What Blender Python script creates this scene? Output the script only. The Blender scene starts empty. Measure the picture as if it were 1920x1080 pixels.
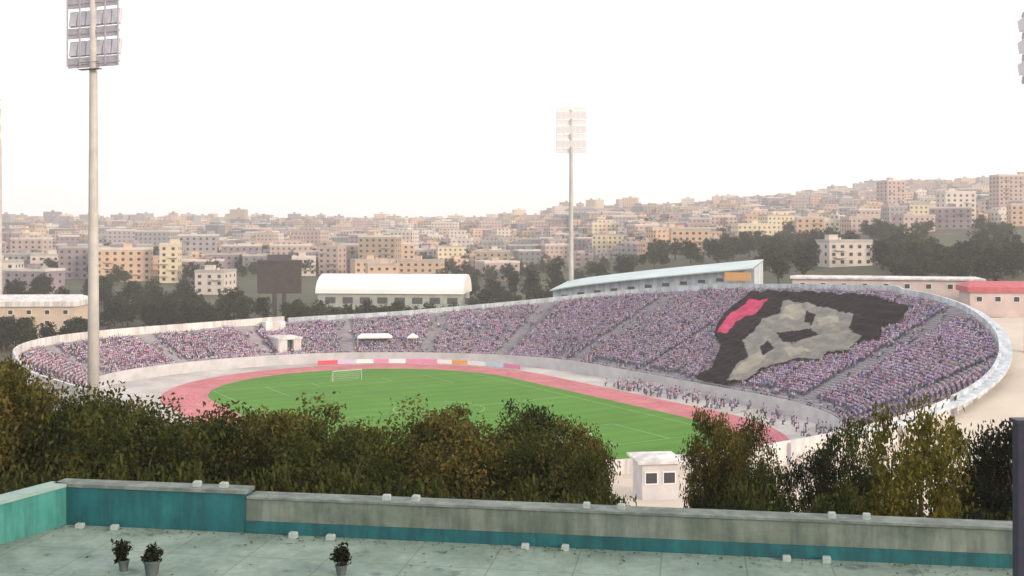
import bpy, bmesh, math, random
import numpy as np
from mathutils import Vector, Matrix
PI = math.pi
F = 2059.0; HC = 36.0; HZ = 430.0          # focal length in photo pixels, camera height over the pitch, horizon row
scene = bpy.context.scene
col = scene.collection

# ------------------------------------------------------------------ camera
cd = bpy.data.cameras.new('camera'); cam = bpy.data.objects.new('camera', cd); col.objects.link(cam)
cam.location = (0, 0, HC); cam.rotation_euler = (math.radians(90), 0, 0)
cd.sensor_width = 36; cd.lens = 36*F/1920; cd.shift_y = -110/1920
cd.clip_start = 0.5; cd.clip_end = 20000
scene.camera = cam
# ------------------------------------------------------------------ sky, sun, exposure
SUN_EL = math.radians(17); SUN_AZ = math.radians(128)      # azimuth clockwise from +Y (view direction)
w = bpy.data.worlds.new('World'); scene.world = w; w.use_nodes = True
nt = w.node_tree; nt.nodes.clear()
sky = nt.nodes.new('ShaderNodeTexSky'); sky.sky_type = 'NISHITA'; sky.sun_disc = False
sky.sun_elevation = SUN_EL; sky.sun_rotation = SUN_AZ
sky.air_density = 1.0; sky.dust_density = 6.0; sky.ozone_density = 1.0; sky.altitude = 0
bg = nt.nodes.new('ShaderNodeBackground'); bg.inputs['Strength'].default_value = 0.1
wo = nt.nodes.new('ShaderNodeOutputWorld')
# thin bright overcast veil over the clear sky: soft procedural cloud
wtc = nt.nodes.new('ShaderNodeTexCoord'); wmp = nt.nodes.new('ShaderNodeMapping'); wmp.inputs['Scale'].default_value = (1, 1, 3.5)
wn = nt.nodes.new('ShaderNodeTexNoise'); wn.inputs['Scale'].default_value = 1.6; wn.inputs['Detail'].default_value = 5
wr = nt.nodes.new('ShaderNodeValToRGB'); wr.color_ramp.elements[0].color = (.86, .86, .86, 1); wr.color_ramp.elements[1].color = (.97, .97, .97, 1)
wm = nt.nodes.new('ShaderNodeMix'); wm.data_type = 'RGBA'; wm.inputs[7].default_value = (7.6, 7.4, 7.4, 1)
nt.links.new(wtc.outputs['Generated'], wmp.inputs[0]); nt.links.new(wmp.outputs[0], wn.inputs[0]); nt.links.new(wn.outputs[0], wr.inputs[0])
nt.links.new(wr.outputs[0], wm.inputs[0]); nt.links.new(sky.outputs[0], wm.inputs[6]); nt.links.new(wm.outputs[2], bg.inputs[0]); nt.links.new(bg.outputs[0], wo.inputs[0])
sl = bpy.data.lights.new('sun', 'SUN'); sl.energy = 1.7; sl.angle = math.radians(10); sl.color = (1, .80, .60)
so = bpy.data.objects.new('sun', sl); col.objects.link(so)
sd = Vector((math.sin(SUN_AZ)*math.cos(SUN_EL), math.cos(SUN_AZ)*math.cos(SUN_EL), math.sin(SUN_EL)))
so.rotation_euler = sd.to_track_quat('Z', 'Y').to_euler(); so.location = sd*300
vs = scene.view_settings; vs.view_transform = 'Standard'; vs.look = 'None'; vs.gamma = 1; vs.use_curve_mapping = False
vs.exposure = 0.9
scene.render.engine = 'CYCLES'
scene.cycles.volume_bounces = 2; scene.cycles.max_bounces = 6

R = random.Random(11)
N = np.random.RandomState(7)
def ss(t):
    t = np.clip(t, 0, 1); return t*t*(3-2*t)

# ------------------------------------------------------------------ helpers
def tag(o, label=None, cat=None, group=None, kind=None):
    if label: o['label'] = label
    if cat: o['category'] = cat
    if group: o['group'] = group
    if kind: o['kind'] = kind
    return o
def empty(name, loc, rz=0):
    o = bpy.data.objects.new(name, None); col.objects.link(o); o.location = loc; o.rotation_euler = (0, 0, rz)
    o.empty_display_size = 0.5
    return o
class MB:
    def __init__(s): s.v = []; s.f = []; s.m = []
    def quad(s, a, b, c, d, mi=0):
        n = len(s.v); s.v += [tuple(a), tuple(b), tuple(c), tuple(d)]; s.f.append((n, n+1, n+2, n+3)); s.m.append(mi)
    def box(s, x0, x1, y0, y1, z0, z1, mi=0, M=None):
        n = len(s.v)
        p = [(x, y, z) for z in (z0, z1) for y in (y0, y1) for x in (x0, x1)]
        if M is not None: p = [tuple(M @ Vector(q)) for q in p]
        s.v += p
        for f in ((0,2,3,1),(4,5,7,6),(0,1,5,4),(2,6,7,3),(0,4,6,2),(1,3,7,5)):
            s.f.append(tuple(n+i for i in f)); s.m.append(mi)
    def loft(s, rings, mi=0, cap=True):
        n = len(s.v); k = len(rings[0])
        for r in rings: s.v += [tuple(p) for p in r]
        for i in range(len(rings)-1):
            for j in range(k):
                a = n+i*k+j; b = n+i*k+(j+1) % k
                s.f.append((a, b, b+k, a+k)); s.m.append(mi)
        if cap:
            s.f.append(tuple(n+j for j in reversed(range(k)))); s.m.append(mi)
            s.f.append(tuple(n+(len(rings)-1)*k+j for j in range(k))); s.m.append(mi)
    def tube(s, pts, rad, k=8, mi=0):
        pts = [Vector(p) for p in pts]; rings = []
        if not isinstance(rad, (list, tuple)): rad = [rad]*len(pts)
        for i, p in enumerate(pts):
            d = (pts[min(i+1, len(pts)-1)]-pts[max(i-1, 0)]).normalized()
            ax = Vector((1, 0, 0)) if abs(d.x) < .8 else Vector((0, 1, 0))
            u = d.cross(ax).normalized(); v = d.cross(u)
            rings.append([p+(u*math.cos(2*PI*j/k)+v*math.sin(2*PI*j/k))*rad[i] for j in range(k)])
        s.loft(rings, mi)
    def mesh(s, name, mats, smooth=False):
        me = bpy.data.meshes.new(name); me.from_pydata(s.v, [], s.f)
        for m in (mats if isinstance(mats, (list, tuple)) else [mats]): me.materials.append(m)
        me.polygons.foreach_set('material_index', s.m)
        if smooth: me.polygons.foreach_set('use_smooth', [True]*len(s.f))
        me.update()
        bm = bmesh.new(); bm.from_mesh(me); bmesh.ops.recalc_face_normals(bm, faces=bm.faces); bm.to_mesh(me); bm.free()
        return me
    def build(s, name, mats, parent=None, smooth=False):
        return link(name, s.mesh(name, mats, smooth), parent)
def link(name, me, parent=None, loc=(0,0,0)):
    o = bpy.data.objects.new(name, me); col.objects.link(o); o.location = loc
    if parent: o.parent = parent
    return o
def npmesh(name, V, Fq, mat):
    me = bpy.data.meshes.new(name); V = np.asarray(V, np.float32); Fq = np.asarray(Fq, np.int32)
    nf, k = Fq.shape
    me.vertices.add(len(V)); me.vertices.foreach_set('co', V.ravel())
    me.loops.add(nf*k); me.loops.foreach_set('vertex_index', Fq.ravel())
    me.polygons.add(nf); me.polygons.foreach_set('loop_start', np.arange(nf, dtype=np.int32)*k)
    me.update(calc_edges=True); me.materials.append(mat); return me
def copy_tree(o, parent=None):
    c = o.copy(); col.objects.link(c); c.parent = parent
    for ch in list(o.children): copy_tree(ch, c)
    return c

ORD = ['first', 'second', 'third', 'fourth', 'fifth', 'sixth', 'seventh', 'eighth', 'ninth', 'tenth', 'eleventh', 'twelfth', 'thirteenth', 'fourteenth', 'fifteenth', 'sixteenth', 'seventeenth', 'eighteenth', 'nineteenth', 'twentieth']
def ordw(i):
    if i < 20: return ORD[i]
    t_ = ['twenty', 'thirty', 'forty', 'fifty', 'sixty', 'seventy', 'eighty', 'ninety', 'hundredty'][(i+1)//10-2]; r_ = (i+1) % 10
    return t_.replace('ty', 'tieth') if r_ == 0 else t_+'-'+ORD[r_-1]
# ------------------------------------------------------------------ materials
def mat(name, c, rough=.8, c2=None, scale=1.0, detail=4, bump=0, metal=0, c3=None, spec=None, coord='Object', ramp=(.35, .65)):
    m = bpy.data.materials.new(name); m.use_nodes = True; t = m.node_tree; b = t.nodes['Principled BSDF']
    b.inputs['Base Color'].default_value = (*c, 1); b.inputs['Roughness'].default_value = rough; b.inputs['Metallic'].default_value = metal
    if spec is not None: b.inputs['Specular IOR Level'].default_value = spec
    if c2:
        tc = t.nodes.new('ShaderNodeTexCoord'); n = t.nodes.new('ShaderNodeTexNoise'); r = t.nodes.new('ShaderNodeValToRGB')
        n.inputs['Scale'].default_value = scale; n.inputs['Detail'].default_value = detail; n.inputs['Roughness'].default_value = .65
        t.links.new(tc.outputs[coord], n.inputs['Vector']); t.links.new(n.outputs['Fac'], r.inputs[0])
        r.color_ramp.elements[0].position = ramp[0]; r.color_ramp.elements[1].position = ramp[1]
        r.color_ramp.elements[0].color = (*c, 1); r.color_ramp.elements[1].color = (*c2, 1)
        if c3: e = r.color_ramp.elements.new(min(.98, ramp[1]+.12)); e.color = (*c3, 1)
        t.links.new(r.outputs[0], b.inputs['Base Color'])
        if bump:
            bp = t.nodes.new('ShaderNodeBump'); bp.inputs['Strength'].default_value = bump; bp.inputs['Distance'].default_value = .05
            t.links.new(n.outputs['Fac'], bp.inputs['Height']); t.links.new(bp.outputs[0], b.inputs['Normal'])
    return m
def leafmat(name, cols, trans=.25):
    m = bpy.data.materials.new(name); m.use_nodes = True; t = m.node_tree; t.nodes.clear()
    g = t.nodes.new('ShaderNodeNewGeometry'); r = t.nodes.new('ShaderNodeValToRGB'); r.color_ramp.interpolation = 'LINEAR'
    tc = t.nodes.new('ShaderNodeTexCoord'); n = t.nodes.new('ShaderNodeTexNoise'); n.inputs['Scale'].default_value = .9
    ma = t.nodes.new('ShaderNodeMath'); ma.operation = 'MULTIPLY_ADD'; ma.inputs[1].default_value = .45
    mb = t.nodes.new('ShaderNodeMath'); mb.operation = 'MULTIPLY_ADD'; mb.inputs[1].default_value = 1.1; mb.inputs[2].default_value = -.28
    t.links.new(tc.outputs['Object'], n.inputs['Vector']); t.links.new(n.outputs['Fac'], mb.inputs[0])
    t.links.new(g.outputs['Random Per Island'], ma.inputs[0]); t.links.new(mb.outputs[0], ma.inputs[2]); t.links.new(ma.outputs[0], r.inputs[0])
    for i, (p, c) in enumerate(cols):
        e = r.color_ramp.elements[i] if i < 2 else r.color_ramp.elements.new(p)
        e.position = p; e.color = (*c, 1)
    d = t.nodes.new('ShaderNodeBsdfDiffuse'); tr = t.nodes.new('ShaderNodeBsdfTranslucent'); mx = t.nodes.new('ShaderNodeMixShader'); o = t.nodes.new('ShaderNodeOutputMaterial')
    mx.inputs[0].default_value = trans
    t.links.new(r.outputs[0], d.inputs[0]); t.links.new(r.outputs[0], tr.inputs[0])
    t.links.new(d.outputs[0], mx.inputs[1]); t.links.new(tr.outputs[0], mx.inputs[2]); t.links.new(mx.outputs[0], o.inputs[0])
    return m
def facade(name, c, c2, glass=(.09, .09, .11), wx=3.4, wz=3.1):
    """wall paint with grime and, for the far blocks, rows of window openings as a surface pattern"""
    m = mat(name, c, .85, c2, .12, 5); t = m.node_tree; b = t.nodes['Principled BSDF']
    tc = t.nodes.new('ShaderNodeTexCoord'); sx = t.nodes.new('ShaderNodeSeparateXYZ'); sn = t.nodes.new('ShaderNodeSeparateXYZ')
    t.links.new(tc.outputs['Object'], sx.inputs[0]); t.links.new(tc.outputs['Normal'], sn.inputs[0])
    def M(op, a, bb=None):
        k = t.nodes.new('ShaderNodeMath'); k.operation = op
        for i, q in enumerate((a, bb)):
            if q is None: continue
            if isinstance(q, (int, float)): k.inputs[i].default_value = q
            else: t.links.new(q, k.inputs[i])
        return k.outputs[0]
    isx = M('GREATER_THAN', M('ABSOLUTE', sn.outputs[0]), .5)
    u = M('ADD', M('MULTIPLY', sx.outputs[1], isx), M('MULTIPLY', sx.outputs[0], M('SUBTRACT', 1, isx)))
    fu = M('FRACT', M('DIVIDE', M('ADD', u, 200.0), wx)); fz = M('FRACT', M('DIVIDE', sx.outputs[2], wz))
    a = M('MULTIPLY', M('GREATER_THAN', fu, .3), M('LESS_THAN', fu, .7))
    z = M('MULTIPLY', M('GREATER_THAN', fz, .32), M('LESS_THAN', fz, .78))
    side = M('LESS_THAN', M('ABSOLUTE', sn.outputs[2]), .5)
    k = M('MULTIPLY', M('MULTIPLY', a, z), side)
    src = b.inputs['Base Color'].links[0].from_socket
    mx = t.nodes.new('ShaderNodeMix'); mx.data_type = 'RGBA'
    t.links.new(k, mx.inputs[0]); t.links.new(src, mx.inputs[6]); mx.inputs[7].default_value = (*glass, 1)
    t.links.new(mx.outputs[2], b.inputs['Base Color'])
    return m
CONC = mat('pale_concrete', (.42, .42, .44), .9, (.56, .55, .57), .25, 6)
CONCL = mat('white_concrete', (.62, .60, .60), .85, (.76, .74, .73), .2, 6)
RIM = mat('bluish_white_paint', (.48, .55, .62), .8, (.62, .68, .73), .3, 6)
STEP = mat('terrace_concrete', (.26, .25, .28), .9, (.36, .34, .38), .4, 6)
APRON = mat('apron_concrete', (.42, .40, .39), .9, (.60, .57, .55), .09, 7)
TRACKM = mat('red_running_track', (.42, .11, .14), .85, (.56, .19, .21), .12, 8)
WHITE = mat('white_paint', (.72, .71, .69), .7, (.80, .79, .77), 1.2, 5)
METAL = mat('galvanised_metal', (.42, .42, .43), .5, (.52, .51, .50), .8, 4, metal=.3)
DARK = mat('dark_metal', (.05, .05, .06), .5, (.09, .08, .09), 2)
GLASS = mat('lamp_glass', (.50, .50, .56), .25, (.60, .60, .66), 3)
TEAL = mat('teal_paint', (.006, .09, .11), .6, (.012, .145, .16), .9, 8, ramp=(.3, .7), c3=(.05, .18, .19))
TEALL = mat('light_teal_paint', (.03, .21, .19), .6, (.07, .27, .24), 1.1, 8)
WGREY = mat('grey_green_render', (.14, .18, .155), .9, (.21, .245, .212), 1.3, 9, bump=.3)
COPE = mat('weathered_coping', (.14, .17, .16), .9, (.21, .24, .22), 3, 7, bump=.2)
FLOORX = mat('pale_green_screed', (.175, .24, .21), .8, (.26, .33, .295), .7, 9, bump=.15)
def streaks(m, sx, sz, lo, amt=.8, joint=0, jz=0):
    """rain streaks and panel joints worn into a painted or concrete wall"""
    t = m.node_tree; b = t.nodes['Principled BSDF']; src = b.inputs['Base Color'].links[0].from_socket
    tc = t.nodes.new('ShaderNodeTexCoord'); mp = t.nodes.new('ShaderNodeMapping'); mp.inputs['Scale'].default_value = (sx, sx, sz)
    n = t.nodes.new('ShaderNodeTexNoise'); n.inputs['Scale'].default_value = 1; n.inputs['Detail'].default_value = 7; n.inputs['Roughness'].default_value = .7
    r = t.nodes.new('ShaderNodeValToRGB'); r.color_ramp.elements[0].position = .42; r.color_ramp.elements[1].position = .58
    r.color_ramp.elements[0].color = (*lo, 1); r.color_ramp.elements[1].color = (1, 1, 1, 1)
    mx = t.nodes.new('ShaderNodeMix'); mx.data_type = 'RGBA'; mx.blend_type = 'MULTIPLY'; mx.inputs[0].default_value = amt
    t.links.new(tc.outputs['Object'], mp.inputs[0]); t.links.new(mp.outputs[0], n.inputs['Vector']); t.links.new(n.outputs[0], r.inputs[0])
    t.links.new(src, mx.inputs[6]); t.links.new(r.outputs[0], mx.inputs[7]); t.links.new(mx.outputs[2], b.inputs['Base Color'])
for m_ in (CONCL, RIM): streaks(m_, .55, .06, (.62, .60, .60))
for m_ in (TEAL, TEALL, WGREY): streaks(m_, 3.2, .5, (.50, .55, .55), .75)
streaks(FLOORX, 1.3, 1.3, (.60, .64, .60), .55); streaks(FLOORX, 7, 7, (.80, .82, .80), .7); streaks(APRON, .05, .05, (.72, .70, .68), .7); streaks(APRON, .6, .6, (.85, .84, .82), .7); streaks(TRACKM, .35, .35, (.78, .74, .74), .7)
streaks(WGREY, .9, 1.6, (.62, .66, .62), .6); streaks(TEAL, 1.1, 1.4, (.55, .68, .70), .6); streaks(COPE, 2.5, 2.5, (.5, .55, .55), .8)
BARK = mat('bark', (.07, .05, .035), .95, (.12, .09, .065), 6, 6)
NAVY = mat('navy_painted_steel', (.012, .012, .03), .5, (.025, .025, .05), 3)

# ------------------------------------------------------------------ terrain height
def ground(x, y):
    x = np.asarray(x, float); y = np.asarray(y, float)
    z = 3 + 3*ss((200-y)/60) + 10*ss((x-20)/70)*ss((y-120)/110)
    z = z + 2.4*ss((x-40)/30)*ss((y-135)/30) + 20*ss((130-y)/112)
    b = x/np.maximum(y, 60)
    H = np.interp(b, [-.5, -.08, .05, .165, .36, .5], [40, 42, 46, 56, 88, 92])
    D = np.hypot(x, y)
    z = z + np.where(y > 300, H*np.clip((D-300)/1700, 0, 1.05)**1.15, 0)
    z = z + np.where(y > 330, 3.0*np.sin(x*.011+1)*np.sin(y*.007)*ss((y-330)/500), 0)
    z = z - ss((D-2200)/1500)*60
    return z
def gz(x, y): return float(ground(x, y))

# ------------------------------------------------------------------ stadium geometry
CF = np.array([-31., 247.5]); U = np.array([.512, -.859]); U /= np.linalg.norm(U)
LS = 64.0; CN = CF+U*LS; NR = np.array([-U[1], U[0]])    # NR = normal of the right-hand straight
AR = math.degrees(math.atan2(NR[1], NR[0]))                     # ~30.8 deg
# perimeter description: list of (centre, normal) for parameter q in [0,4): far arc, right straight, near arc, left straight
def oval(q):
    q = q % 4
    if q < 1:   a = math.radians(AR+180-180*q); return CF, np.array([math.cos(a), math.sin(a)])
    if q < 2:   return CF+(CN-CF)*(q-1), NR
    if q < 3:   a = math.radians(AR-180*(q-2)); return CN, np.array([math.cos(a), math.sin(a)])
    return CN+(CF-CN)*(q-3), -NR
def qa(ang, near=False):
    return ((AR+180-ang)/180) if not near else 2+(AR-ang)/180
KQ = [0, qa(180), qa(135), qa(90), qa(60), qa(45), 1, 1.5, 2, qa(15, 1), qa(0, 1), qa(-20, 1), qa(-45, 1), qa(-90, 1), 3, 3.5, 4]
KA = [12, 18, 8, 3, 5, 8, 10, 10, 10, 10, 10, 7, 4, 3, 5, 8, 14]
KW = [12, 15, 15, 19, 27, 34, 39, 42, 44, 37, 27, 20, 14, 8, 8, 10, 12]
def smooth_interp(q, K, V):
    # average of shifted linear interpolations = rounded corners
    q = q % 4; s = 0
    for d in (-.06, -.03, 0, .03, .06): s += np.interp((q+d) % 4, K, V)
    return s/5
def A_(q): return smooth_interp(q, KQ, KA)
def W_(q): return smooth_interp(q, KQ, KW)
R0 = 46.0; Z0 = 2.2; SL = .45; ROW = .8
def pt(q, off):
    c, n = oval(q); return c+n*(R0+off)
# even samples along the perimeter
def samples(n):
    Q = np.linspace(0, 4, 4000, endpoint=False); P = np.array([pt(q, 20) for q in Q])
    L = np.hypot(*np.diff(np.vstack([P, P[:1]]), axis=0).T); c = np.concatenate([[0], np.cumsum(L)])
    return np.interp(np.linspace(0, c[-1], n, endpoint=False), c, np.append(Q, 4.0))
NQ = 480
QS = samples(NQ)
def rim_off(q): return A_(q)+W_(q)
def rim_z(q): return Z0+SL*W_(q)
def ring_mesh(name, offs_a, offs_b, za, zb, m, kind=None, parent=None, q0=None, q1=None, thick=0):
    """strip between two offset curves (functions of q)"""
    mb = MB(); Q = QS if q0 is None else [q for q in QS if q0 <= q <= q1]
    P = [(pt(q, offs_a(q)), pt(q, offs_b(q)), za(q), zb(q)) for q in Q]
    n = len(P); last = n if q0 is None else n-1
    for i in range(last):
        a, b, c, d = P[i]; a2, b2, c2, d2 = P[(i+1) % n]
        mb.quad((*a, c), (*b, d), (*b2, d2), (*a2, c2))
        if thick:
            mb.quad((*a, c-thick), (*b, d-thick), (*b2, d2-thick), (*a2, c2-thick))
            mb.quad((*a, c), (*a2, c2), (*a2, c2-thick), (*a, c-thick)); mb.quad((*b, d), (*b2, d2), (*b2, d2-thick), (*b, d-thick))
    return mb.build(name, m, parent)
def disc(name, off, z, m):
    mb = MB(); P = [pt(q, off) for q in QS]; C = (CF+CN)/2
    n = len(P)
    for i in range(n):
        k = len(mb.v); mb.v += [(*P[i], z), (*P[(i+1) % n], z), (*C, z)]; mb.f.append((k, k+1, k+2)); mb.m.append(0)
    o = mb.build(name, m); tag(o, kind='structure'); return o
GRASS = mat('pitch_turf', (.078, .205, .030), .95, (.10, .25, .04), .06, 7, spec=.1, c3=(.13, .26, .05))
t = GRASS.node_tree                                   # mown stripes along the pitch: real two-tone turf
def turf_stripes():
    b = t.nodes['Principled BSDF']; src = b.inputs['Base Color'].links[0].from_socket
    tc = t.nodes.new('ShaderNodeTexCoord'); mp = t.nodes.new('ShaderNodeMapping'); mp.inputs['Rotation'].default_value = (0, 0, math.radians(59.2))
    wv = t.nodes.new('ShaderNodeTexWave'); wv.inputs['Scale'].default_value = .055; wv.inputs['Distortion'].default_value = .3
    mx = t.nodes.new('ShaderNodeMix'); mx.data_type = 'RGBA'; mx.blend_type = 'MULTIPLY'; mx.inputs[0].default_value = .12
    t.links.new(tc.outputs['Object'], mp.inputs[0]); t.links.new(mp.outputs[0], wv.inputs[0])
    t.links.new(src, mx.inputs[6]); t.links.new(wv.outputs[0], mx.inputs[7]); t.links.new(mx.outputs[2], b.inputs['Base Color'])
turf_stripes()
tr = ring_mesh('running_track', lambda q: -9.8, lambda q: 0, lambda q: .01, lambda q: .01, TRACKM); tag(tr, kind='structure')
disc('pitch', -9.8, .012, GRASS)
ap = ring_mesh('stadium_apron', lambda q: 0, lambda q: A_(q)+.3, lambda q: .0, lambda q: .0, APRON); tag(ap, kind='structure')
ll = MB()
for k in range(0, 9):
    o_ = -9.8+k*1.22+.02
    P = [(pt(q, o_-.03), pt(q, o_+.03)) for q in QS]
    for i in range(NQ):
        a, b = P[i]; c, d = P[(i+1) % NQ]; ll.quad((*a, .016), (*b, .016), (*d, .016), (*c, .016))
tag(ll.build('lane_lines', mat('worn_lane_paint', (.56, .25, .23), .9, (.66, .42, .40), .3, 6)), kind='structure')
pl = MB()                                             # pitch markings, laid 4 mm above the turf
PC = (CF+CN)/2
def pw(u, v): p = PC+U*u+NR*v; return (p[0], p[1], .02)
def pline(u0, v0, u1, v1, wd=.14):
    d = np.array([u1-u0, v1-v0]); d = d/np.linalg.norm(d); n = np.array([-d[1], d[0]])*wd/2
    pl.quad(pw(u0-n[0], v0-n[1]), pw(u1-n[0], v1-n[1]), pw(u1+n[0], v1+n[1]), pw(u0+n[0], v0+n[1]))
HLn, HWn = 48, 32
for s in (-1, 1):
    pline(-HLn, s*HWn, HLn, s*HWn); pline(s*HLn, -HWn, s*HLn, HWn)
    pline(s*(HLn-16.5), -20, s*(HLn-16.5), 20); pline(s*(HLn-5.5), -9, s*(HLn-5.5), 9)
    for k in (-1, 1): pline(s*HLn, k*20, s*(HLn-16.5), k*20); pline(s*HLn, k*9, s*(HLn-5.5), k*9)
pline(0, -HWn, 0, HWn)
for i in range(48):
    a, b = 2*PI*i/48, 2*PI*(i+1)/48; pline(9.15*math.cos(a), 9.15*math.sin(a), 9.15*math.cos(b), 9.15*math.sin(b))
tag(pl.build('pitch_markings', mat('worn_line_paint', (.22, .36, .16), .9, (.42, .50, .34), .5, 6)), kind='structure')
for s in (-1, 1):
    p = PC+U*s*HLn; g = empty('football_goal', (p[0], p[1], .02), math.atan2(U[1], U[0]))
    tag(g, 'white football goal at the %s end of the pitch' % ('far' if s < 0 else 'near'), 'goal', 'football goals')
    m_ = MB(); m_.tube([(0, -3.66, 0), (0, -3.66, 2.44), (0, 3.66, 2.44), (0, 3.66, 0)], .07); m_.build('goal_frame', WHITE, g)
    m_ = MB()
    for k in range(19):
        y_ = -3.66+7.32*k/18; m_.tube([(0, y_, 2.4), (s*1.6, y_, 0)], .015, 4)
    for k in range(6): z_ = 2.4*k/5; x_ = s*1.6*(1-k/5); m_.tube([(x_, -3.66, z_), (x_, 3.66, z_)], .015, 4)
    m_.build('net', WHITE, g)

# stands: stepped terraces whose outer edge rises on the far right side
stand = empty('stadium_stand', (PC[0], PC[1], 0))
tag(stand, 'curved open concrete grandstand ringing the running track, tallest on its right side', 'grandstand')
def to_local(mb): mb.v = [(x-PC[0], y-PC[1], z) for x, y, z in mb.v]
mb = MB()
NR_ = 56
AW = [(A_(q), W_(q)) for q in QS]
for k in range(NR_):
    o0 = k*ROW
    for i in range(NQ):
        j = (i+1) % NQ
        wa = AW[i][1]; wb = AW[j][1]
        if o0 >= max(wa, wb): continue
        a0, a1 = AW[i][0]+min(o0, wa), AW[i][0]+min(o0+ROW, wa); b0, b1 = AW[j][0]+min(o0, wb), AW[j][0]+min(o0+ROW, wb)
        z = Z0+SL*o0
        p0, p1, p2, p3 = pt(QS[i], a0), pt(QS[i], a1), pt(QS[j], b1), pt(QS[j], b0)
        mb.quad((*p0, z), (*p1, z), (*p2, z), (*p3, z))
        mb.quad((*p1, z), (*p2, z), (*p2, z+SL*ROW), (*p1, z+SL*ROW))
to_local(mb); mb.build('seating_terrace', STEP, stand)
def wall_ring(name, off, z0, z1, th, m, q0=None, q1=None, parent=None, qs=None):
    mb = MB(); Q = list(QS) if q0 is None else [q for q in QS if q0 <= q <= q1]
    n = len(Q); last = n if q0 is None else n-1
    for i in range(last):
        q, r = Q[i], Q[(i+1) % n]
        a, b = pt(q, off(q)), pt(q, off(q)+th); c, d = pt(r, off(r)), pt(r, off(r)+th)
        mb.quad((*a, z0(q)), (*c, z0(r)), (*c, z1(r)), (*a, z1(q)))
        mb.quad((*b, z0(q)), (*d, z0(r)), (*d, z1(r)), (*b, z1(q)))
        mb.quad((*a, z1(q)), (*b, z1(q)), (*d, z1(r)), (*c, z1(r)))
    if q0 is not None:
        for q in (Q[0], Q[-1]):
            a, b = pt(q, off(q)), pt(q, off(q)+th); mb.quad((*a, z0(q)), (*b, z0(q)), (*b, z1(q)), (*a, z1(q)))
    to_local(mb); return mb.build(name, m, parent)
wall_ring('front_wall', lambda q: A_(q)-.35, lambda q: -.3, lambda q: Z0+.55, .35, CONC, parent=stand)
def zb(q): p = pt(q, rim_off(q)+.5); return min(gz(*p)-3, rim_z(q)-1)
qL = qa(118)
qB = 2.13
wall_ring('parapet_wall', lambda q: rim_off(q)+.01, zb, lambda q: rim_z(q)+2.0, .5, CONCL, 0, qL, stand)['label'] = 'bright white parapet wall along the low left stand'
wall_ring('parapet_wall', lambda q: rim_off(q)+.01, zb, lambda q: rim_z(q)+1.5, .5, RIM, qL, qB+.2, stand)['label'] = 'pale blue parapet wall along the tall right stand'
wall_ring('parapet_wall', lambda q: rim_off(q)+.01, zb, lambda q: rim_z(q)+1.3, .5, CONCL, qB+.2, 4, stand)['label'] = 'white parapet wall around the near end'
# walkway ledge outside the rim on the right (reads as a pale blue band)
mb = MB()
Q = [q for q in QS if qa(70) <= q <= qB+.32]
for q, r in zip(Q[:-1], Q[1:]):
    def g_(q, d): p = pt(q, rim_off(q)+d); return (p[0], p[1])
    w1 = 2.2*math.sin(PI*min(1, max(0, (q-qa(70))/(qB+.32-qa(70)))))**.4+.6; w2 = 2.2*math.sin(PI*min(1, max(0, (r-qa(70))/(qB+.32-qa(70)))))**.4+.6
    z1, z2 = rim_z(q)+.9, rim_z(r)+.9
    mb.quad((*g_(q, .52), z1), (*g_(q, w1), z1), (*g_(r, w2), z2), (*g_(r, .52), z2))
    mb.quad((*g_(q, w1), z1), (*g_(r, w2), z2), (*g_(r, w2), z2-.5), (*g_(q, w1), z1-.5))
    mb.quad((*g_(q, .52), z1-.5), (*g_(q, w1), z1-.5), (*g_(r, w2), z2-.5), (*g_(r, .52), z2-.5))
to_local(mb); mb.build('rim_walkway', RIM, stand)
PQ = [q for i, q in enumerate(QS) if 1.75 < q < 2.75 and i % 6 == 0]
for q in PQ:
    p = pt(q, rim_off(q)+.45); c_, n_ = oval(q); m = MB(); M = Matrix.Translation((p[0]-PC[0], p[1]-PC[1], 0)) @ Matrix.Rotation(math.atan2(n_[1], n_[0]), 4, 'Z')
    m.box(0, .55, -.3, .3, zb(q), rim_z(q)+1.15, 0, M); m.build('pilaster', CONC, stand)
mb = MB()
for q, r in zip(QS, list(QS[1:])+[QS[0]]):
    if q > 2.75: continue
    a, b = pt(q, A_(q)-.18), pt(r if r > 0 else 4, A_(r)-.18)
    for z in (1.15, 1.6): mb.tube([(*a, Z0+z-.55), (*b, Z0+z-.55)], .035, 4)
    mb.tube([(*a, Z0+.5), (*a, Z0+1.06)], .03, 4)
to_local(mb); mb.build('front_railing', METAL, stand)
# aisles: each stair a part
AQ = [QS[i] for i in range(12, NQ, 24)]
stair_m = mat('stair_concrete', (.28, .26, .30), .9, (.36, .34, .38), .6)
for q in AQ:
    mb = MB(); wmax = W_(q); k = 0; dq = .0085
    while (k+1)*ROW < wmax-.2:
        z = Z0+SL*k*ROW+.18; o0 = A_(q)+k*ROW-.02
        a, b, c, d = pt(q-dq, o0), pt(q+dq, o0), pt(q+dq, o0+.45), pt(q-dq, o0+.45)
        mb.quad((*a, z), (*b, z), (*c, z), (*d, z)); mb.quad((*a, z), (*b, z), (*b, z-.18), (*a, z-.18)); k += 1
    to_local(mb); mb.build('aisle_stairs', stair_m, stand)

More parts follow.
